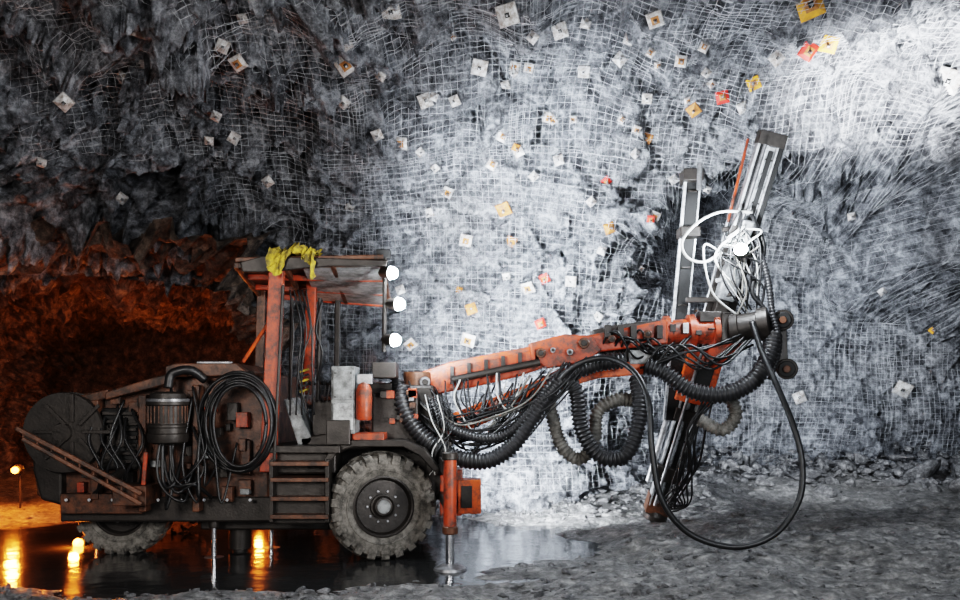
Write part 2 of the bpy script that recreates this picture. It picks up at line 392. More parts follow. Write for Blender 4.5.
# ------------------------------------------------------------------ DRILL RIG
rig=empty('drilling_rig')
def wheel(nm,c,yaw,R=0.55,W=0.36):
    ax=Vector((math.sin(yaw),-math.cos(yaw),0)); c=Vector(c); h=W/2
    prof=[(-h,R*.55),(-h*1.03,R*.75),(-h*.95,R*.9),(-h*.75,R*.945),(0,R*.955),(h*.75,R*.945),(h*.95,R*.9),(h*1.03,R*.75),(h,R*.62),(h*.9,R*.56),(h*.8,R*.55)]
    lathe(nm+'_tyre',prof,c,ax,'tyre',rig,48,caps=False)
    d_,s_,u_=frame(ax)
    VV=[];FF=[];N=22
    for i in range(N):
        for side in(-1,1):
            a=2*math.pi*(i+0.25*side)/N
            rad=s_*math.cos(a)+u_*math.sin(a); tan=-s_*math.sin(a)+u_*math.cos(a)
            o=len(VV)
            secs=[(0.05,R*1.0,R*.92,.0),(0.75,R*1.0,R*.92,.25),(1.02,R*.965,R*.86,.32),(1.13,R*.84,R*.79,.34)]
            for (tt,ro,ri,sk) in secs:
                for wv in(-1,1):
                    for rr in(ri,ro):
                        VV.append(c+ax*side*tt*h+rad*rr+tan*(wv*R*0.075+sk*R*0.12*side))
            for q in range(3):
                b0=o+q*4;b1=b0+4
                for (e,f) in((0,1),(1,3),(3,2),(2,0)): FF.append((b0+e,b0+f,b1+f,b1+e))
            FF.append((o,o+1,o+3,o+2)); FF.append((o+12,o+14,o+15,o+13))
    obj(nm+'_tread_lugs',VV,FF,'tyre',rig,bevel=0.006)
    lathe(nm+'_sidewall_ring',[(h*1.0,R*.70),(h*1.07,R*.69),(h*1.07,R*.67),(h*1.0,R*.66)],c,ax,'tyre',rig,48,caps=False)
    lathe(nm+'_rim',[(h*.6,R*.57),(h*.95,R*.57),(h*.97,R*.54),(h*.93,R*.52),(h*.7,R*.50),(h*.3,R*.44),(h*.25,R*.36),(h*.45,R*.34),(h*.5,R*.30),(h*.5,R*.1)],c,ax,'dark',rig,40)
    lathe(nm+'_hub',[(h*.4,R*.24),(h*.75,R*.23),(h*.78,R*.20),(h*.95,R*.16),(h*.97,R*.13),(h*.97,R*.05)],c,ax,'dark',rig,24)
    lathe(nm+'_hub_cap',[(h*.95,R*.13),(h*1.03,R*.12),(h*1.05,R*.09),(h*1.05,R*.02)],c,ax,'grey',rig,24)
    for i in range(10):
        a=2*math.pi*i/10; q=c+(s_*math.cos(a)+u_*math.sin(a))*R*.29
        cyl(nm+'_nut_%d'%i,q+ax*h*.45,q+ax*h*.68,0.014,'steel',rig,6)
wheel('front_wheel',(-1.02,9.25,0.52),math.radians(17))
wheel('front_far_wheel',(-1.05,10.75,0.52),math.radians(-167))
wheel('rear_wheel',(-3.8,9.65,0.45),math.radians(2),R=.5)
wheel('rear_far_wheel',(-3.8,11.1,0.45),math.radians(182),R=.5)
cyl('front_axle',(-1.05,9.4,0.52),(-1.05,10.6,0.52),0.12,'dark',rig)
cyl('rear_axle',(-3.8,9.8,0.5),(-3.8,11.0,0.5),0.12,'dark',rig)

# rear power unit
prism('rear_hull',[(42,412),(60,396),(108,390),(150,382),(205,375),(268,373),(270,500),(200,506),(150,500),(96,500),(60,506),(36,496),(32,452)],9.25,1.5,'grime',rig,0.03)
prism('rear_counterweight',[(34,420),(46,404),(62,404),(62,506),(40,500),(32,470)],9.15,1.7,'dark',rig,0.03)
prism('hood_panel',[(62,400),(108,389),(108,398),(62,409)],9.12,1.5,'grime',rig,0.01)
prism('engine_cover',[(105,392),(150,378),(168,374),(168,384),(105,400)],9.05,1.4,'grime',rig,0.012)
prism('engine_cover_lid',[(165,366),(176,363),(236,363),(244,370),(244,376),(165,377)],9.1,1.4,'grime',rig,0.012)
pbox('hood_handle',196,361,232,364,9.1,0.05,'steel',rig)
pbox('side_frame_left',90,400,98,500,9.08,0.15,'grime',rig)
pbox('side_frame_mid',138,395,146,512,9.05,0.15,'grime',rig)
pbox('side_frame_right',192,385,199,512,9.05,0.15,'grime',rig)
pbox('side_skirt',60,494,142,514,9.1,0.12,'grime',rig)
pbox('rear_fender',60,505,205,521,9.3,0.2,'dark',rig,.02)
pbox('chassis_rail',60,497,330,522,9.2,1.3,'dark',rig,0.02)
pbox('hull_recess_shade',100,408,138,470,9.15,0.4,'black',rig,0.03)  # black box stands in for the shade inside a hull recess
for i in range(7): pbox('cooling_fin_%d'%i,102,412+i*8,136,415+i*8,9.1,0.08,'dark',rig,0.003)
lathe('cable_reel',[(0,.05),(0,.40),(.03,.41),(.04,.36),(.05,.30),(.16,.29),(.17,.36),(.18,.41),(.21,.40),(.21,.1),(.24,.09),(.24,.02)],P(72,432,9.22),(0,-1,0),'dark',rig,40)
for i in range(8):
    a=i*math.pi/4; c=P(72,432,8.99); beam('reel_spoke_%d'%i,c+Vector((math.cos(a)*.1,0,math.sin(a)*.1)),c+Vector((math.cos(a)*.38,0,math.sin(a)*.38)),.02,.035,'dark',rig,bevel=.004)
lathe('air_filter',[(0,.13),(.02,.19),(.06,.2),(.10,.2),(.11,.19),(.16,.19),(.17,.2),(.19,.2),(.2,.19),(.38,.19),(.39,.205),(.43,.205),(.44,.18),(.5,.17),(.52,.12)],P(168,444,8.95),(0,0,1),'dark',rig,32)
for i in range(14):
    a=math.pi*(1+i/13); c=P(168,430,8.95); q=c+Vector((math.cos(a)*.193,math.sin(a)*.193,0)); beam('filter_rib_%d'%i,q+Vector((0,0,.07)),q+Vector((0,0,.24)),.012,.012,'grime',rig,bevel=.002)
lathe('filter_clamp',[(0,.2),(.005,.21),(.03,.21),(.035,.2)],P(168,402,8.95),(0,0,1),'steel',rig,32,caps=False)
ptube('filter_intake',[(168,388,8.95),(172,374,8.97),(190,370,9.0),(205,380,9.1)],.045,'hose',rig,seg=12)
for i in range(7):
    rx=.27+.02*i+random.uniform(-.02,.02); rz=.42+.018*i; c=P(238+random.uniform(-3,3),421+random.uniform(-3,4),8.82+.03*i); pts=[]
    for k in range(15):
        a=math.pi*2*k/14+i; pts.append(c+Vector((rx*math.cos(a),random.uniform(-.015,.015),rz*math.sin(a)*(1.0 if math.sin(a)<0 else .9))))
    tube('hose_coil_%d'%i,pts,.016,'hose',rig,seg=8,n=6)
for i in range(12):
    x0=random.uniform(150,210);x1=x0+random.uniform(-50,55)
    ptube('engine_hose_%d'%i,[(x0,random.uniform(385,430),9.0),(x0+random.uniform(-15,15),random.uniform(450,480),8.88),((x0+x1)/2,random.uniform(480,512),8.85),(x1,random.uniform(440,500),9.05)],random.choice([.012,.016,.02]),'hose',rig)
for i in range(7):
    x0=random.uniform(98,140)
    ptube('pump_hose_%d'%i,[(x0,random.uniform(400,420),9.08),(x0+random.uniform(-15,15),440,8.98),(x0+random.uniform(-20,20),470,8.98),(x0+random.uniform(-20,20),495,9.1)],.014,'hose',rig)
for i in range(56):
    x=random.uniform(62,262); y=random.uniform(390,494); s_=random.uniform(4,16)
    pbox('valve_block_%d'%i,x,y,x+s_,y+s_*random.uniform(.4,1.8),9.15+random.uniform(-.06,.03),.12,random.choice(['dark','grime','grime','grime','dark','red','grey'][:(7 if i%3==0 else 5)]),rig,.006)
for i in range(9):
    x=66+i*23; cyl('hull_bolt_%d'%i,P(x,500,9.1),P(x,500,9.04),.018,'steel',rig,8)
a0,a1=P(16,428,8.6),P(142,494,8.72)
off=Vector((0.0,0,-.10))
beam('ladder_rail_top',a0,a1,.05,.045,'grime',rig); beam('ladder_rail_low',a0+off+Vector((.06,0,0)),a1+off,.05,.04,'grime',rig)
for i in range(9):
    t=(i+.5)/9; q=a0.lerp(a1,t); cyl('ladder_rung_%d'%i,q,q+off,.010,'grime',rig,8)
beam('ladder_arm',a0.lerp(a1,.75),a0.lerp(a1,.75)+Vector((0,.6,.1)),.05,.05,'dark',rig)
pbox('ladder_bracket',112,486,146,506,8.8,.4,'grime',rig)
beam('rear_strut',P(146,452,8.95),P(142,505,8.95),.04,.04,'red',rig)
cyl('fuel_cap',P(200,470,9.05),P(200,470,8.9),.05,'grime',rig)
for k,(x,Y) in enumerate(((214,9.3),(271,9.9),(97,10.3))):
    cyl('rear_jack_tube_%d'%k,P(x,500,Y),Vector((P(x,500,Y).x,Y,.28)),.05,'dark',rig)
    cyl('rear_jack_rod_%d'%k,Vector((P(x,500,Y).x,Y,.3)),Vector((P(x,500,Y).x,Y,-.03)),.026,'chrome',rig)
    cyl('rear_jack_foot_%d'%k,Vector((P(x,500,Y).x,Y,-.02)),Vector((P(x,500,Y).x,Y,-.06)),.11,'steel',rig)
pbox('step_tank',272,478,326,524,9.0,.5,'dark',rig,.015)
for i,y in enumerate((462,478,497,515)):
    pbox('step_%d'%i,270,y,328,y+4,8.85,.35,'grime',rig,.004)
pbox('step_side_left',269,460,273,522,8.9,.3,'dark',rig,.004); pbox('step_side_right',325,460,329,522,8.9,.3,'dark',rig,.004)
pbox('center_frame',268,452,336,474,9.1,1.5,'dark',rig,.02)
lathe('articulation_pin',[(0,.12),(.3,.12),(.31,.08),(.45,.08)],P(240,520,9.7),(0,0,-1),'dark',rig)
pbox('belly_plate',200,505,330,530,9.5,.9,'dark',rig,.02)
pbox('front_chassis',325,445,440,500,9.55,1.0,'dark',rig,.03)
prism('front_fender',[(322,462),(332,446),(352,440),(405,440),(425,449),(440,470),(434,472),(420,456),(403,447),(353,447),(337,452),(328,466)],9.05,.45,'dark',rig,.01)
pbox('fender_box',352,433,384,446,9.1,.35,'red',rig)
pbox('platform_deck',268,446,340,453,8.98,1.5,'dark',rig,.006)
prism('seat_backrest',[(283,400),(292,397),(313,440),(306,448),(298,446)],9.3,.45,'grey',rig,.015)
prism('seat_cushion',[(300,438),(334,432),(336,444),(302,450)],9.3,.45,'dark',rig,.015)
pbox('control_console',312,400,332,446,9.45,.35,'dark',rig,.01)
for i in range(7):
    x=303+i*4; beam('lever_%d'%i,P(x,402,9.4),P(x+3,384,9.35),.012,.012,'steel',rig,bevel=.002)
    lathe('lever_knob_%d'%i,[(0,.008),(.01,.016),(.03,.016),(.04,.006)],P(x+3,385,9.35),(0,0,1),'black',rig,10)
pbox('electrical_cabinet',331,366,355,434,9.05,.35,'grey',rig,.012)
pbox('cabinet_door',333,370,353,400,9.03,.03,'grey',rig,.006)
pbox('cabinet_door_low',333,403,353,430,9.03,.03,'white',rig,.006)
for i in range(4): cyl('cabinet_bolt_%d'%i,P(335+(i%2)*16,373+(i//2)*24,9.03),P(335+(i%2)*16,373+(i//2)*24,9.0),.008,'dark',rig,6)
pbox('cabinet_base',326,420,350,445,9.0,.3,'dark',rig)
lathe('fire_extinguisher',[(0,.07),(.02,.08),(.3,.08),(.35,.06),(.38,.03),(.43,.03)],P(364,420,9.05),(0,0,1),'red',rig,20)
pbox('extinguisher_valve',357,374,372,384,9.02,.08,'steel',rig,.005)
pbox('valve_manifold',372,362,396,378,9.2,.3,'dark',rig,.01)
pbox('control_box',352,383,392,400,9.5,.3,'dark',rig,.01)
pbox('hydraulic_tank',372,392,418,446,9.4,.8,'dark',rig,.02)
for i in range(14):
    x=random.uniform(375,415); y=random.uniform(388,435); s_=random.uniform(4,9)
    pbox('fitting_%d'%i,x,y,x+s_,y+s_,9.32,.1,random.choice(['steel','dark','grime','red']),rig,.004)
# canopy
Ra=[Vector((-2.44,8.95,2.97)),Vector((-.96,8.95,3.0)),Vector((-1.05,10.6,2.74)),Vector((-2.6,10.6,2.86))]
th=Vector((0,0,.05))
obj('canopy_roof',Ra+[v+th for v in Ra],[(3,2,1,0),(4,5,6,7),(0,1,5,4),(1,2,6,5),(2,3,7,6),(3,0,4,7)],'grime',rig,bevel=.01)
def rp(a,b,dz=0):
    return (Ra[0].lerp(Ra[1],a)).lerp(Ra[3].lerp(Ra[2],a),b)+Vector((0,0,dz))
for i,b_ in enumerate((.02,.35,.68,.98)): beam('canopy_rib_%d'%i,rp(0,b_,-.03),rp(1,b_,-.03),.05,.06,'red' if i else 'grime',rig)
for i,a_ in enumerate((.01,.33,.66,.99)): beam('canopy_spar_%d'%i,rp(a_,0,-.03),rp(a_,1,-.03),.05,.06,'grime',rig)
obj('canopy_underpanel',[rp(.45,.05,-.05),rp(.98,.05,-.05),rp(.98,.95,-.05),rp(.45,.95,-.05)],[(0,1,2,3)],'grey',rig)
prism('canopy_edge_guard',[(240,262),(262,256),(330,258),(388,260),(386,266),(330,266),(262,272),(242,272)],8.92,.06,'dark',rig,.01)
beam('canopy_post_near',P(277,270,9.05),P(268,472,9.05),.10,.15,'red',rig)
beam('canopy_post_near_strip',P(283,285,8.98),P(274,465,8.98),.03,.03,'dark',rig)
beam('canopy_post_mid',P(312,280,9.9),P(308,395,9.9),.08,.11,'red',rig)
beam('canopy_post_far',P(338,290,10.5),P(336,440,10.5),.06,.06,'dark',rig)
beam('canopy_post_rear',P(262,285,10.5),P(258,420,10.5),.08,.10,'grime',rig)
beam('post_brace',P(272,318,9.05),P(243,362,9.15),.03,.035,'orange',rig)
beam('post_brace_low',P(268,395,9.0),P(250,372,9.1),.04,.05,'dark',rig)
for i in range(5): beam('warning_stripe_%d'%i,P(300,372+i*5,9.35),P(309,369+i*5,9.35),.02,.022,'yellow' if i%2==0 else 'black',rig,bevel=.002)
cyl('guard_rail_a',P(320,298,9.3),P(318,400,9.3),.02,'dark',rig,10)
cyl('guard_rail_b',P(292,298,9.3),P(290,400,9.3),.018,'dark',rig,10)
for i in range(5): ptube('canopy_cable_%d'%i,[(290+i*4,290,9.1),(292+i*5+random.uniform(-5,5),330,9.05),(288+i*5+random.uniform(-6,6),370,9.08),(290+i*6,415,9.2)],.009,'hose',rig)
ptube('cab_hose_loop',[(322,300,9.2),(316,330,9.1),(322,352,9.1),(318,380,9.2)],.012,'hose',rig)
# yellow tarp crumpled over canopy edge
vv=[];ff=[];n1,n2=40,34
for j in range(n2):
    for i in range(n1):
        a=i/(n1-1);b_=j/(n2-1)
        p=Vector((-2.08+a*.46,8.87+b_*.42,3.05))
        nz=noise.noise(Vector((a*5,b_*5,2)));n4=noise.noise(Vector((a*11,b_*9,7)));n8=noise.noise(Vector((a*22,b_*20,1)))
        p.z+=.09*nz+.07*n4+.03*n8+.03
        if b_<.25: p.y=8.87+.05*n4; p.z-=(.25-b_)*(.4+.65*math.sin(a*8))
        p.x+=.05*n4+.03*n8+.08*(b_-.2)*math.sin(a*6)
        vv.append(p)
for j in range(n2-1):
    for i in range(n1-1): ff.append((j*n1+i,j*n1+i+1,(j+1)*n1+i+1,(j+1)*n1+i))
obj('yellow_tarp',vv,ff,'yellow',rig,smooth=False)
# work lamps
cyl('lamp_mast',P(385,258,9.0),P(384,352,9.0),.022,'dark',rig,10)
pbox('mast_box',376,249,390,258,9.1,.12,'black',rig,.006)
def lamp(nm,c,dr,r=.062):
    c=Vector(c); dr=Vector(dr).normalized()
    lathe(nm+'_housing',[(-.13,r*.4),(-.10,r*.8),(0,r*1.0),(.015,r*1.03)],c,dr,'dark',rig,20)
    lathe(nm+'_glass',[(.012,r*1.05),(.04,r*.98),(.065,r*.75),(.08,r*.4),(.083,r*.1)],c,dr,'lampw',rig,20)
    beam(nm+'_bracket',c-dr*.06,P(385,400-(c.z-CH)*100,9.0),.03,.03,'dark',rig)
def spot(nm,loc,tgt,e,ang,col,blend=.6,rad=.08):
    L=bpy.data.lights.new(nm,'SPOT'); L.energy=e; L.spot_size=math.radians(ang); L.spot_blend=blend; L.color=col; L.shadow_soft_size=rad
    o=bpy.data.objects.new(nm,L); C.objects.link(o); o.location=loc; o.rotation_euler=(Vector(tgt)-Vector(loc)).to_track_quat('-Z','Y').to_euler(); return o
def point(nm,loc,e,col,rad=.1):
    L=bpy.data.lights.new(nm,'POINT'); L.energy=e; L.color=col; L.shadow_soft_size=rad
    o=bpy.data.objects.new(nm,L); C.objects.link(o); o.location=loc; return o
def area(nm,loc,tgt,e,size,col):
    L=bpy.data.lights.new(nm,'AREA'); L.energy=e; L.size=size; L.color=col
    o=bpy.data.objects.new(nm,L); C.objects.link(o); o.location=loc; o.rotation_euler=(Vector(tgt)-Vector(loc)).to_track_quat('-Z','Y').to_euler(); return o
WH=(.86,.93,1.0)
for i,(x,y) in enumerate(((390,273),(397,304),(393,340))):
    c=P(x,y,8.95); dr=Vector((.78,-.45,-.1)); lamp('work_lamp_%d'%i,c,dr)
    o=spot('work_light_%d'%i,c+dr.normalized()*.1,((1.6,1.2,.2)[i],12.4,(4.0,3.6,3.1)[i]),(1700,1700,800)[i],(95,85,75)[i],WH,.9,.05); o.parent=rig

# turret / boom base
BY=9.85
pbox('boom_turret',398,385,434,450,BY-.25,.6,'dark',rig,.03)
cyl('turret_pivot',P(418,372,BY+.05),P(418,462,BY+.05),.16,'grime',rig,28)
prism('boom_pedestal',[(392,400),(410,380),(440,384),(446,420),(440,462),(392,462)],BY+.3,.2,'dark',rig,.02)
pbox('front_frame',425,440,452,500,9.45,.9,'dark',rig,.02)
prism('boom_main_arm',[(415,374),(450,362),(500,352),(560,341),(600,333),(640,325),(668,319),(668,344),(640,347),(600,352),(560,362),(520,376),(470,388),(430,395),(418,392)],BY-.02,.26,'red',rig,.02)
prism('boom_side_plate',[(445,369),(500,358),(548,347),(550,357),(505,371),(450,381)],BY-.05,.03,'red',rig,.005)
for i in range(6):
    x=450+i*17; pbox('boom_clamp_%d'%i,x,366-(x-450)*.2,x+4,384-(x-450)*.22,BY-.08,.06,'dark',rig,.003)
prism('boom_joint_plate',[(530,343),(565,334),(592,336),(602,350),(585,362),(548,368),(532,360)],BY-.08,.38,'red',rig,.012)
for k,(x,y,r_) in enumerate(((541,353,.055),(553,350,.03),(584,343,.06),(570,352,.035),(612,339,.04),(425,382,.06),(648,334,.045))):
    cyl('boom_pin_%d'%k,P(x,y,BY-.14),P(x,y,BY+.38),r_,'steel' if k%2 else 'grime',rig,20)
    cyl('boom_pin_cap_%d'%k,P(x,y,BY-.16),P(x,y,BY-.13),r_*.55,'dark',rig,12)
beam('boom_lower_arm',P(455,424,BY),P(548,386,BY),.2,.24,'orange',rig,h1=.2)
prism('boom_extension',[(540,378),(570,366),(600,362),(645,362),(645,374),(600,378),(565,388),(548,394)],BY+.02,.2,'orange',rig,.012)
cyl('lift_cylinder_tube',P(434,440,BY-.05),P(500,404,BY-.08),.075,'red',rig,20)
cyl('lift_cylinder_rod',P(500,404,BY-.08),P(560,372,BY-.06),.036,'chrome',rig,16)
cyl('tilt_cylinder_tube',P(452,380,BY-.08),P(540,362,BY-.1),.04,'dark',rig,18)
prism('wrist_bracket',[(592,330),(612,325),(660,320),(664,352),(652,374),(628,372),(612,356),(596,352)],BY+.1,.28,'dark',rig,.015)
pbox('wrist_valve_box',630,350,652,364,BY,.12,'white',rig,.008)
HY=10.15
def hx(x,y,Y=HY): return P(x,y,Y)
lathe('rotary_head',[(0,.15),(.02,.19),(.08,.19),(.09,.14),(.28,.14),(.29,.19),(.36,.19),(.37,.15),(.55,.15),(.56,.2),(.62,.2),(.63,.14),(.8,.14)],hx(662,333),hx(735,329)-hx(662,333),'red',rig,32)
for i in range(8):
    a=2*math.pi*i/8; q=hx(662,333)+Vector((.1,.17*math.cos(a),.17*math.sin(a))); cyl('head_bolt_%d'%i,q-Vector((.12,0,0)),q,.014,'steel',rig,6)
lathe('roll_actuator',[(0,.12),(.02,.17),(.1,.17),(.11,.15),(.3,.15),(.31,.18),(.42,.18),(.43,.1)],hx(730,330,10.0),hx(775,322,9.8)-hx(730,330,10.0),'dark',rig,32)
for k,(x,y) in enumerate(((783,320),(787,369))):
    cyl('actuator_end_%d'%k,P(x,y,9.85),P(x,y,10.3),.115,'dark',rig,28); cyl('actuator_end_ring_%d'%k,P(x,y,9.82),P(x,y,9.86),.09,'black',rig,28)
    cyl('actuator_end_cap_%d'%k,P(x,y,9.79),P(x,y,9.83),.04,'grime',rig,16)
beam('actuator_link',P(774,325,10.1),P(776,368,10.1),.25,.2,'dark',rig)
pbox('head_manifold',700,311,722,322,10.0,.2,'dark',rig,.01)
pbox('head_cover',722,312,742,342,9.95,.3,'dark',rig,.02)
for i in range(10):
    x=605+i*13; pbox('boom_fitting_%d'%i,x,330-i*.8+random.uniform(-6,6),x+6,338-i*.8+random.uniform(-4,4),9.75+(.2 if i>4 else 0),.1,random.choice(['steel','dark','dark']),rig,.004)
# feed beam
T=P(771,138,9.95); Bt=P(656,512,11.1); fd=(Bt-T).normalized()
sx=Vector((0,1,0)).cross(fd).normalized(); sx=sx if sx.x>0 else -sx
ny_f=fd.cross(sx); ny_f=ny_f if ny_f.y<0 else -ny_f
def fbeam(nm,t0,t1,ox,on,w,dp,mat,bev=.006):
    p0=T.lerp(Bt,t0)+sx*ox+ny_f*on; p1=T.lerp(Bt,t1)+sx*ox+ny_f*on; V_=[]
    for p in(p0,p1):
        for a in(-1,1):
            for c in(-1,1): V_.append(p+sx*a*w/2+ny_f*c*dp/2)
    return obj(nm,V_,BF,mat,rig,bevel=bev)
fbeam('feed_beam_core',0,.985,0,0,.16,.12,'alu')
fbeam('feed_rail_right',0,.98,.125,.03,.05,.16,'black')
fbeam('feed_rail_left',0.0,.98,-.125,.03,.03,.14,'alu')
fbeam('feed_slot_left',0.0,.98,-.085,.03,.05,.12,'black')
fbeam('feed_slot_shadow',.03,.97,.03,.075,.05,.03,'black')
fbeam('feed_guide_a',.01,.97,-.03,.08,.03,.04,'alu')
fbeam('feed_guide_b',.01,.97,.085,.08,.025,.05,'alu')
fbeam('feed_top_cap',-.012,.02,0,.02,.30,.2,'dark')
for i in range(26): fbeam('feed_clip_%d'%i,.05+i*.035,.054+i*.035,0,.07,.2,.03,'steel' if i%3 else 'dark',.002)
fbeam('feed_foot_bracket',.95,1.0,0,0,.3,.2,'grime')
fbeam('feed_lower_guide',.86,.9,-.05,.12,.26,.14,'dark')
fbeam('feed_mid_bracket',.70,.73,0,.06,.32,.2,'dark')
lathe('feed_stinger_foot',[(0,.05),(.05,.1),(.1,.15),(.16,.15),(.18,.12)],Bt-fd*.08,fd,'dark',rig,20)
cyl('drill_rod',T.lerp(Bt,.02)+ny_f*.18-sx*.08,T.lerp(Bt,.97)+ny_f*.18-sx*.08,.02,'steel',rig,12)
cyl('extension_cylinder',T.lerp(Bt,.45)-sx*.2,T.lerp(Bt,.92)-sx*.2,.04,'steel',rig,14)
fbeam('rock_drill_body',.24,.40,-.02,.2,.2,.2,'alu',.02)
fbeam('rock_drill_head',.20,.25,-.02,.2,.14,.16,'steel',.02)
fbeam('rock_drill_back',.40,.46,-.02,.18,.16,.14,'dark',.02)
fbeam('drill_sled',.22,.46,0,.1,.34,.04,'dark',.008)
fbeam('feed_cradle',.54,.68,0,-.02,.42,.3,'orange',.015)
fbeam('feed_cradle_window',.575,.645,0.02,.14,.22,.03,'black',.004)
fbeam('feed_cradle_lip',.535,.552,0,.08,.46,.22,'red',.008)
beam('cradle_link',P(735,335,10.15),T.lerp(Bt,.58),.2,.22,'red',rig)
L0,L1=P(693,172,10.35),P(671,420,10.75)
beam('side_column',L0,L1,.12,.17,'black',rig)
beam('side_column_edge_l',L0+Vector((-.09,-.05,0)),L1+Vector((-.09,-.05,0)),.05,.03,'alu',rig,bevel=.003)
beam('side_column_edge_r',L0+Vector((.08,-.05,0)),L1+Vector((.08,-.05,0)),.05,.02,'alu',rig,bevel=.003)
for i in range(6):
    q=L0.lerp(L1,.08+i*.15)+Vector((0,-.07,0)); box('side_column_lug_%d'%i,q,(.10,.04,.02),'dark',rig,bevel=.004)
pbox('column_head',684,168,704,180,10.2,.25,'dark',rig,.01)
cyl('column_head_pin',P(700,163,10.2),P(699,190,10.2),.03,'steel',rig,12)
pbox('column_clamp',681,226,701,236,10.2,.25,'dark',rig,.01)
beam('column_tie_low',P(682,330,10.45),P(712,338,10.3),.12,.14,'dark',rig)
beam('column_tie_mid',P(686,300,10.4),P(722,300,10.25),.08,.06,'dark',rig)
cyl('drill_steel_rust',P(748,139,10.2),P(728,222,10.25),.016,'red',rig,12)
cyl('drill_steel_b',P(741,170,10.25),P(700,330,10.4),.02,'alu',rig,12)
for i in range(5): beam('feed_bracket_%d'%i,P(722-i*2,230+i*17,10.2),P(752-i*5,226+i*17,10.1),.05,.05,'alu' if i%2 else 'dark',rig)
for i in range(18):
    x=random.uniform(722,745);y=random.uniform(228,262)
    ptube('drill_cable_%d'%i,[(x,y,9.95),(x+random.uniform(-22,22),y+random.uniform(-24,5),9.85),(x+random.uniform(-15,25),y+random.uniform(10,40),9.85),(x+random.uniform(5,22),y+random.uniform(50,72),9.95)],random.choice([.007,.010,.012]),random.choice(['hose','hose','palehose','whitehose' if i%2 else 'hose']),rig)
ptube('white_hose_ring',[(752,212,9.95),(720,212,9.85),(696,224,9.8),(682,242,9.8),(688,258,9.8),(705,262,9.85),(722,252,9.9)],.016,'whitehose',rig)
ptube('white_hose_b',[(752,214,9.95),(758,235,9.9),(757,262,9.9),(752,280,9.95)],.016,'hose',rig)
ptube('feed_hose_right',[(752,215,9.95),(764,250,9.9),(752,290,9.9),(765,310,9.9),(776,340,9.8)],.024,'hose',rig)
ptube('feed_hose_right_b',[(757,240,9.9),(768,280,9.85),(772,310,9.8),(779,345,9.75),(770,380,9.8)],.034,'sheath',rig,rib=.035)
for i in range(6):
    ptube('feed_low_hose_%d'%i,[(705+i*3,395,10.3),(695+random.uniform(-8,14),430,10.3),(684+random.uniform(-8,12),470,10.5),(668+random.uniform(-4,8),500+random.uniform(-5,10),10.8)],.012,'hose',rig)
for i in range(5):
    ptube('foot_cable_%d'%i,[(690,440,10.5),(672+i*5,485,10.6),(680+i*2,505,10.8),(662+i,498+i*4,10.9)],.01,'hose',rig)
c=P(741,250,9.75)
lathe('feed_lamp_housing',[(-.1,.03),(-.08,.05),(0,.07),(.012,.07)],c,(-.3,-.7,.3),'dark',rig,16)
lathe('feed_lamp_glass',[(.01,.072),(.04,.06),(.06,.02)],c,(-.3,-.7,.3),'lampw',rig,16)
o=point('feed_light',c+Vector((-.14,-.3,.12)),90,WH,.06); o.parent=rig

HS=dict(rib=.045,seg=12)
ptube('sheathed_hose_a',[(402,388,9.5),(404,408,9.4),(420,434,9.35),(452,456,9.35),(486,461,9.4),(512,446,9.45),(532,418,9.5),(556,384,9.6),(590,366,9.65),(625,360,9.7)],.082,'sheath',rig,**HS)
ptube('sheathed_hose_b',[(560,374,9.62),(576,392,9.6),(582,430,9.6),(600,456,9.6),(624,456,9.6),(637,430,9.6),(640,400,9.65),(636,376,9.75)],.08,'sheath',rig,**HS)
ptube('sheathed_hose_c',[(546,388,9.9),(552,415,9.9),(562,446,9.9),(580,459,9.9),(594,440,9.9),(598,412,9.9),(618,400,9.9),(640,402,9.95)],.07,'palehose',rig,**HS)
ptube('sheathed_hose_d',[(646,366,9.8),(664,372,9.75),(690,390,9.7),(722,395,9.65),(752,382,9.65),(768,358,9.7),(774,334,9.8)],.085,'sheath',rig,**HS)
ptube('sheathed_hose_e',[(700,420,10.2),(722,430,10.1),(736,415,10.1),(728,392,10.1)],.07,'palehose',rig,**HS)
ptube('sheathed_hose_f',[(398,380,9.65),(392,410,9.6),(402,440,9.55),(430,448,9.55),(450,436,9.6)],.07,'sheath',rig,**HS)
ptube('sheathed_hose_g',[(430,400,9.45),(446,425,9.4),(480,438,9.4),(508,432,9.45),(540,400,9.5),(566,378,9.6)],.05,'sheath',rig,rib=.035)
ptube('loop_hose',[(548,392,9.6),(575,366,9.5),(605,358,9.4),(632,370,9.2),(648,400,9.0),(652,450,8.9),(662,500,8.85),(690,534,8.85),(735,547,8.85),(775,534,8.85),(799,500,8.85),(802,462,8.9),(793,425,9.0),(778,388,9.2),(762,352,9.5),(752,322,9.7)],.031,'hose',rig,seg=12,n=14)
for i in range(22):
    x0=random.uniform(400,440);y0=random.uniform(380,405);x1=random.uniform(520,600);y1=378-(x1-520)*.2+random.uniform(-8,6)
    sg=random.uniform(25,80); Yh=random.uniform(9.4,9.75)
    ptube('boom_hose_%d'%i,[(x0,y0,Yh+.1),(x0+(x1-x0)*.22,y0+sg*.75,Yh),(x0+(x1-x0)*.5,(y0+y1)/2+sg,Yh),(x0+(x1-x0)*.8,(y0+y1)/2+sg*.5,Yh),(x1,y1,Yh+.1)],random.choice([.009,.012,.015]),'palehose' if i%9==0 else 'hose',rig,seg=6)
for i in range(12):
    x0=random.uniform(445,500);x1=x0+random.uniform(15,50); y0=362-(x0-450)*.2+18
    ptube('clip_hose_%d'%i,[(x0,y0,9.75),(x0+random.uniform(-8,8),y0+25,9.6),((x0+x1)/2,y0+random.uniform(30,60),9.6),(x1,y0+random.uniform(0,20),9.72)],.01,'whitehose' if i%6==0 else 'hose',rig,seg=6)
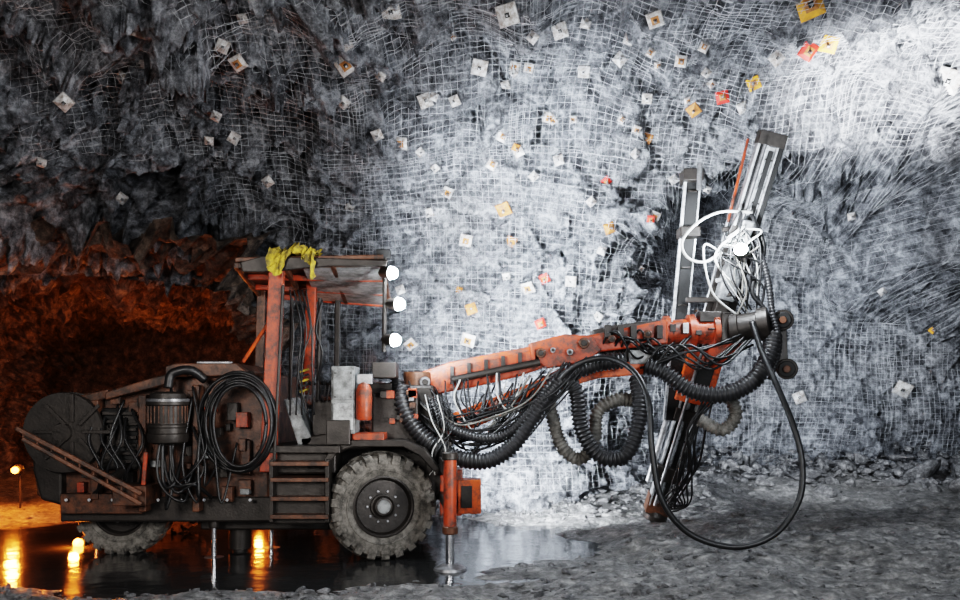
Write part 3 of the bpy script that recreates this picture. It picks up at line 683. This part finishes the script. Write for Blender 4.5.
for i in range(8):
    x0=600+i*6
    ptube('wrist_hose_%d'%i,[(x0,352,9.9),(x0+10,340+random.uniform(-12,5),9.75),(x0+30,350+random.uniform(-10,10),9.8),(x0+50,340+random.uniform(-8,10),10.0)],.013,'hose',rig,seg=6)
for i in range(8):
    ptube('head_hose_%d'%i,[(640+i*3,368,9.8),(662+i*4,350+random.uniform(-6,14),9.7),(694+i*4,352+random.uniform(-4,18),9.7),(735+i*3,338+random.uniform(-5,8),9.85)],.014,'hose',rig,seg=6)
for i in range(8):
    ptube('front_wire_%d'%i,[(425+i*3,395,9.4),(432+i*3,425+random.uniform(-8,8),9.25),(440+random.uniform(-8,8),452,9.2),(435+random.uniform(-6,8),475,9.3)],.007,'whitehose' if i%4==0 else 'hose',rig,seg=6)
J=P(450,500,8.6).x; JY=8.6
cyl('jack_outer_tube',(J,JY,P(0,458,JY).z),(J,JY,P(0,531,JY).z),.062,'red',rig,20)
cyl('jack_collar',(J,JY,P(0,460,JY).z),(J,JY,P(0,452,JY).z),.075,'dark',rig,20)
cyl('jack_collar_low',(J,JY,P(0,526,JY).z),(J,JY,P(0,534,JY).z),.075,'grime',rig,20)
cyl('jack_rod',(J,JY,P(0,532,JY).z),(J,JY,-.02),.042,'chrome',rig,20)
lathe('jack_foot',[(0,.08),(.03,.15),(.05,.16),(.06,.16)],(J,JY,.03),(0,0,-1),'steel',rig,24)
beam('jack_mount',(J,JY,.95),(J-.1,9.6,.95),.14,.14,'dark',rig)
beam('jack_mount_low',(J,JY,.6),(J-.1,9.6,.6),.12,.1,'dark',rig)
pbox('front_light_box',458,480,481,514,9.3,.25,'orange',rig,.012); pbox('front_light_box_slot',461,486,472,508,9.28,.03,'dark',rig,.004)
pbox('front_bumper',440,470,462,516,9.35,.5,'red',rig,.015)

# lamps in the side drift
sd=empty('sodium_floor_lamp')
cL=P(80,543,10.05)
lathe('lamp_bulb',[(0,.02),(.02,.05),(.06,.055),(.09,.02)],cL,(0,-1,0.1),'lampo',sd,16)
lathe('lamp_body',[(0,.05),(.1,.05),(.12,.07),(.2,.06)],cL+Vector((0,.02,0)),(0,1,0),'dark',sd,16)
beam('lamp_stand',cL+Vector((0,.1,0)),Vector((cL.x,cL.y+.1,-.08)),.03,.03,'dark',sd)
sd2=empty('drift_wall_lamp')
c2=P(16,470,13.0)
lathe('lamp_bulb',[(0,.02),(.02,.045),(.06,.05),(.08,.02)],c2,(0.2,-1,0),'lampo',sd2,16)
lathe('lamp_body',[(0,.06),(.1,.08),(.2,.06)],c2,(-0.2,1,0),'black',sd2,16)
cyl('lamp_stand',c2+Vector((0,.12,0)),Vector((c2.x,c2.y+.12,-.1)),.014,'black',sd2,10)
OR=(1.0,.22,.025)
point('sodium_glow_floor',cL+Vector((.0,-.15,.08)),40,OR,.05)
point('added_glow_under',(-2.9,11.8,.25),30,OR,.05)  # bare light without a lamp, added for the orange glow under the rig
point('sodium_glow_drift',c2+Vector((.1,-.3,.15)),110,OR,.06)
point('added_glow_deep',(-5.2,14.9,1.0),90,(1.0,.26,.04),.06)  # added light hidden behind the hood, tints the drift walls orange
point('added_glow_far',(-6.6,18.2,1.1),190,(1.0,.28,.045),.06)  # added light with no fixture, brightens the far end of the drift

# unseen fills added to brighten rock and rig; upper right lamp is inferred
area('fill_camera_right',(4.5,0.5,3.5),(3.2,12,1.0),300,2.0,(.9,.95,1.0))  # added area fill beside the camera for the right floor and rock
area('fill_camera_left',(-3.5,0.5,3.0),(-2.0,10,1.0),250,2.0,(1.0,.96,.92))  # added soft fill beside the camera for the rig
spot('fill_left_roof',(2.5,5.2,1.0),(-4.0,10.6,5.0),800,75,(1.0,.98,.96),.9,.15)  # added raking spot for the left ceiling, no fixture
spot('flood_upper_right',(4.2,9.4,2.8),(5.0,10.9,5.7),4800,60,(.95,.97,1.0),1.0,.2)
spot('fill_mid_wall',(0.3,10.9,0.4),(1.3,12.7,1.6),950,150,(.88,.94,1.0),.9,.15)  # bare spot added behind the boom to brighten the wall
spot('fill_up_center',(.4,10.9,1.9),(1.8,12.4,4.0),300,140,(.88,.94,1.0),.9,.15)  # added upward spot without a fixture, lightens the wall above the boom
spot('fill_heading',(4.6,11.2,2.0),(5.2,14.5,1.6),260,130,(.85,.92,1.0),.9,.15)  # added spot without a fixture, lifts the arched heading
w=bpy.data.worlds.new('w'); bpy.context.scene.world=w; w.use_nodes=True
w.node_tree.nodes['Background'].inputs[0].default_value=(.5,.56,.65,1); w.node_tree.nodes['Background'].inputs[1].default_value=.12

cam=bpy.data.cameras.new('camera'); co=bpy.data.objects.new('camera',cam); C.objects.link(co)
co.location=(0,0,CH); co.rotation_euler=(math.radians(90),0,0); cam.lens=33.75; cam.sensor_width=36; cam.shift_y=100/960
bpy.context.scene.camera=co
vsx=bpy.context.scene.view_settings
vsx.view_transform='Filmic'
for lk in ('Filmic - High Contrast','High Contrast','Filmic - Medium High Contrast','Medium High Contrast'):
    try: vsx.look=lk; print('look',lk); break
    except Exception: pass
vsx.exposure=0.4
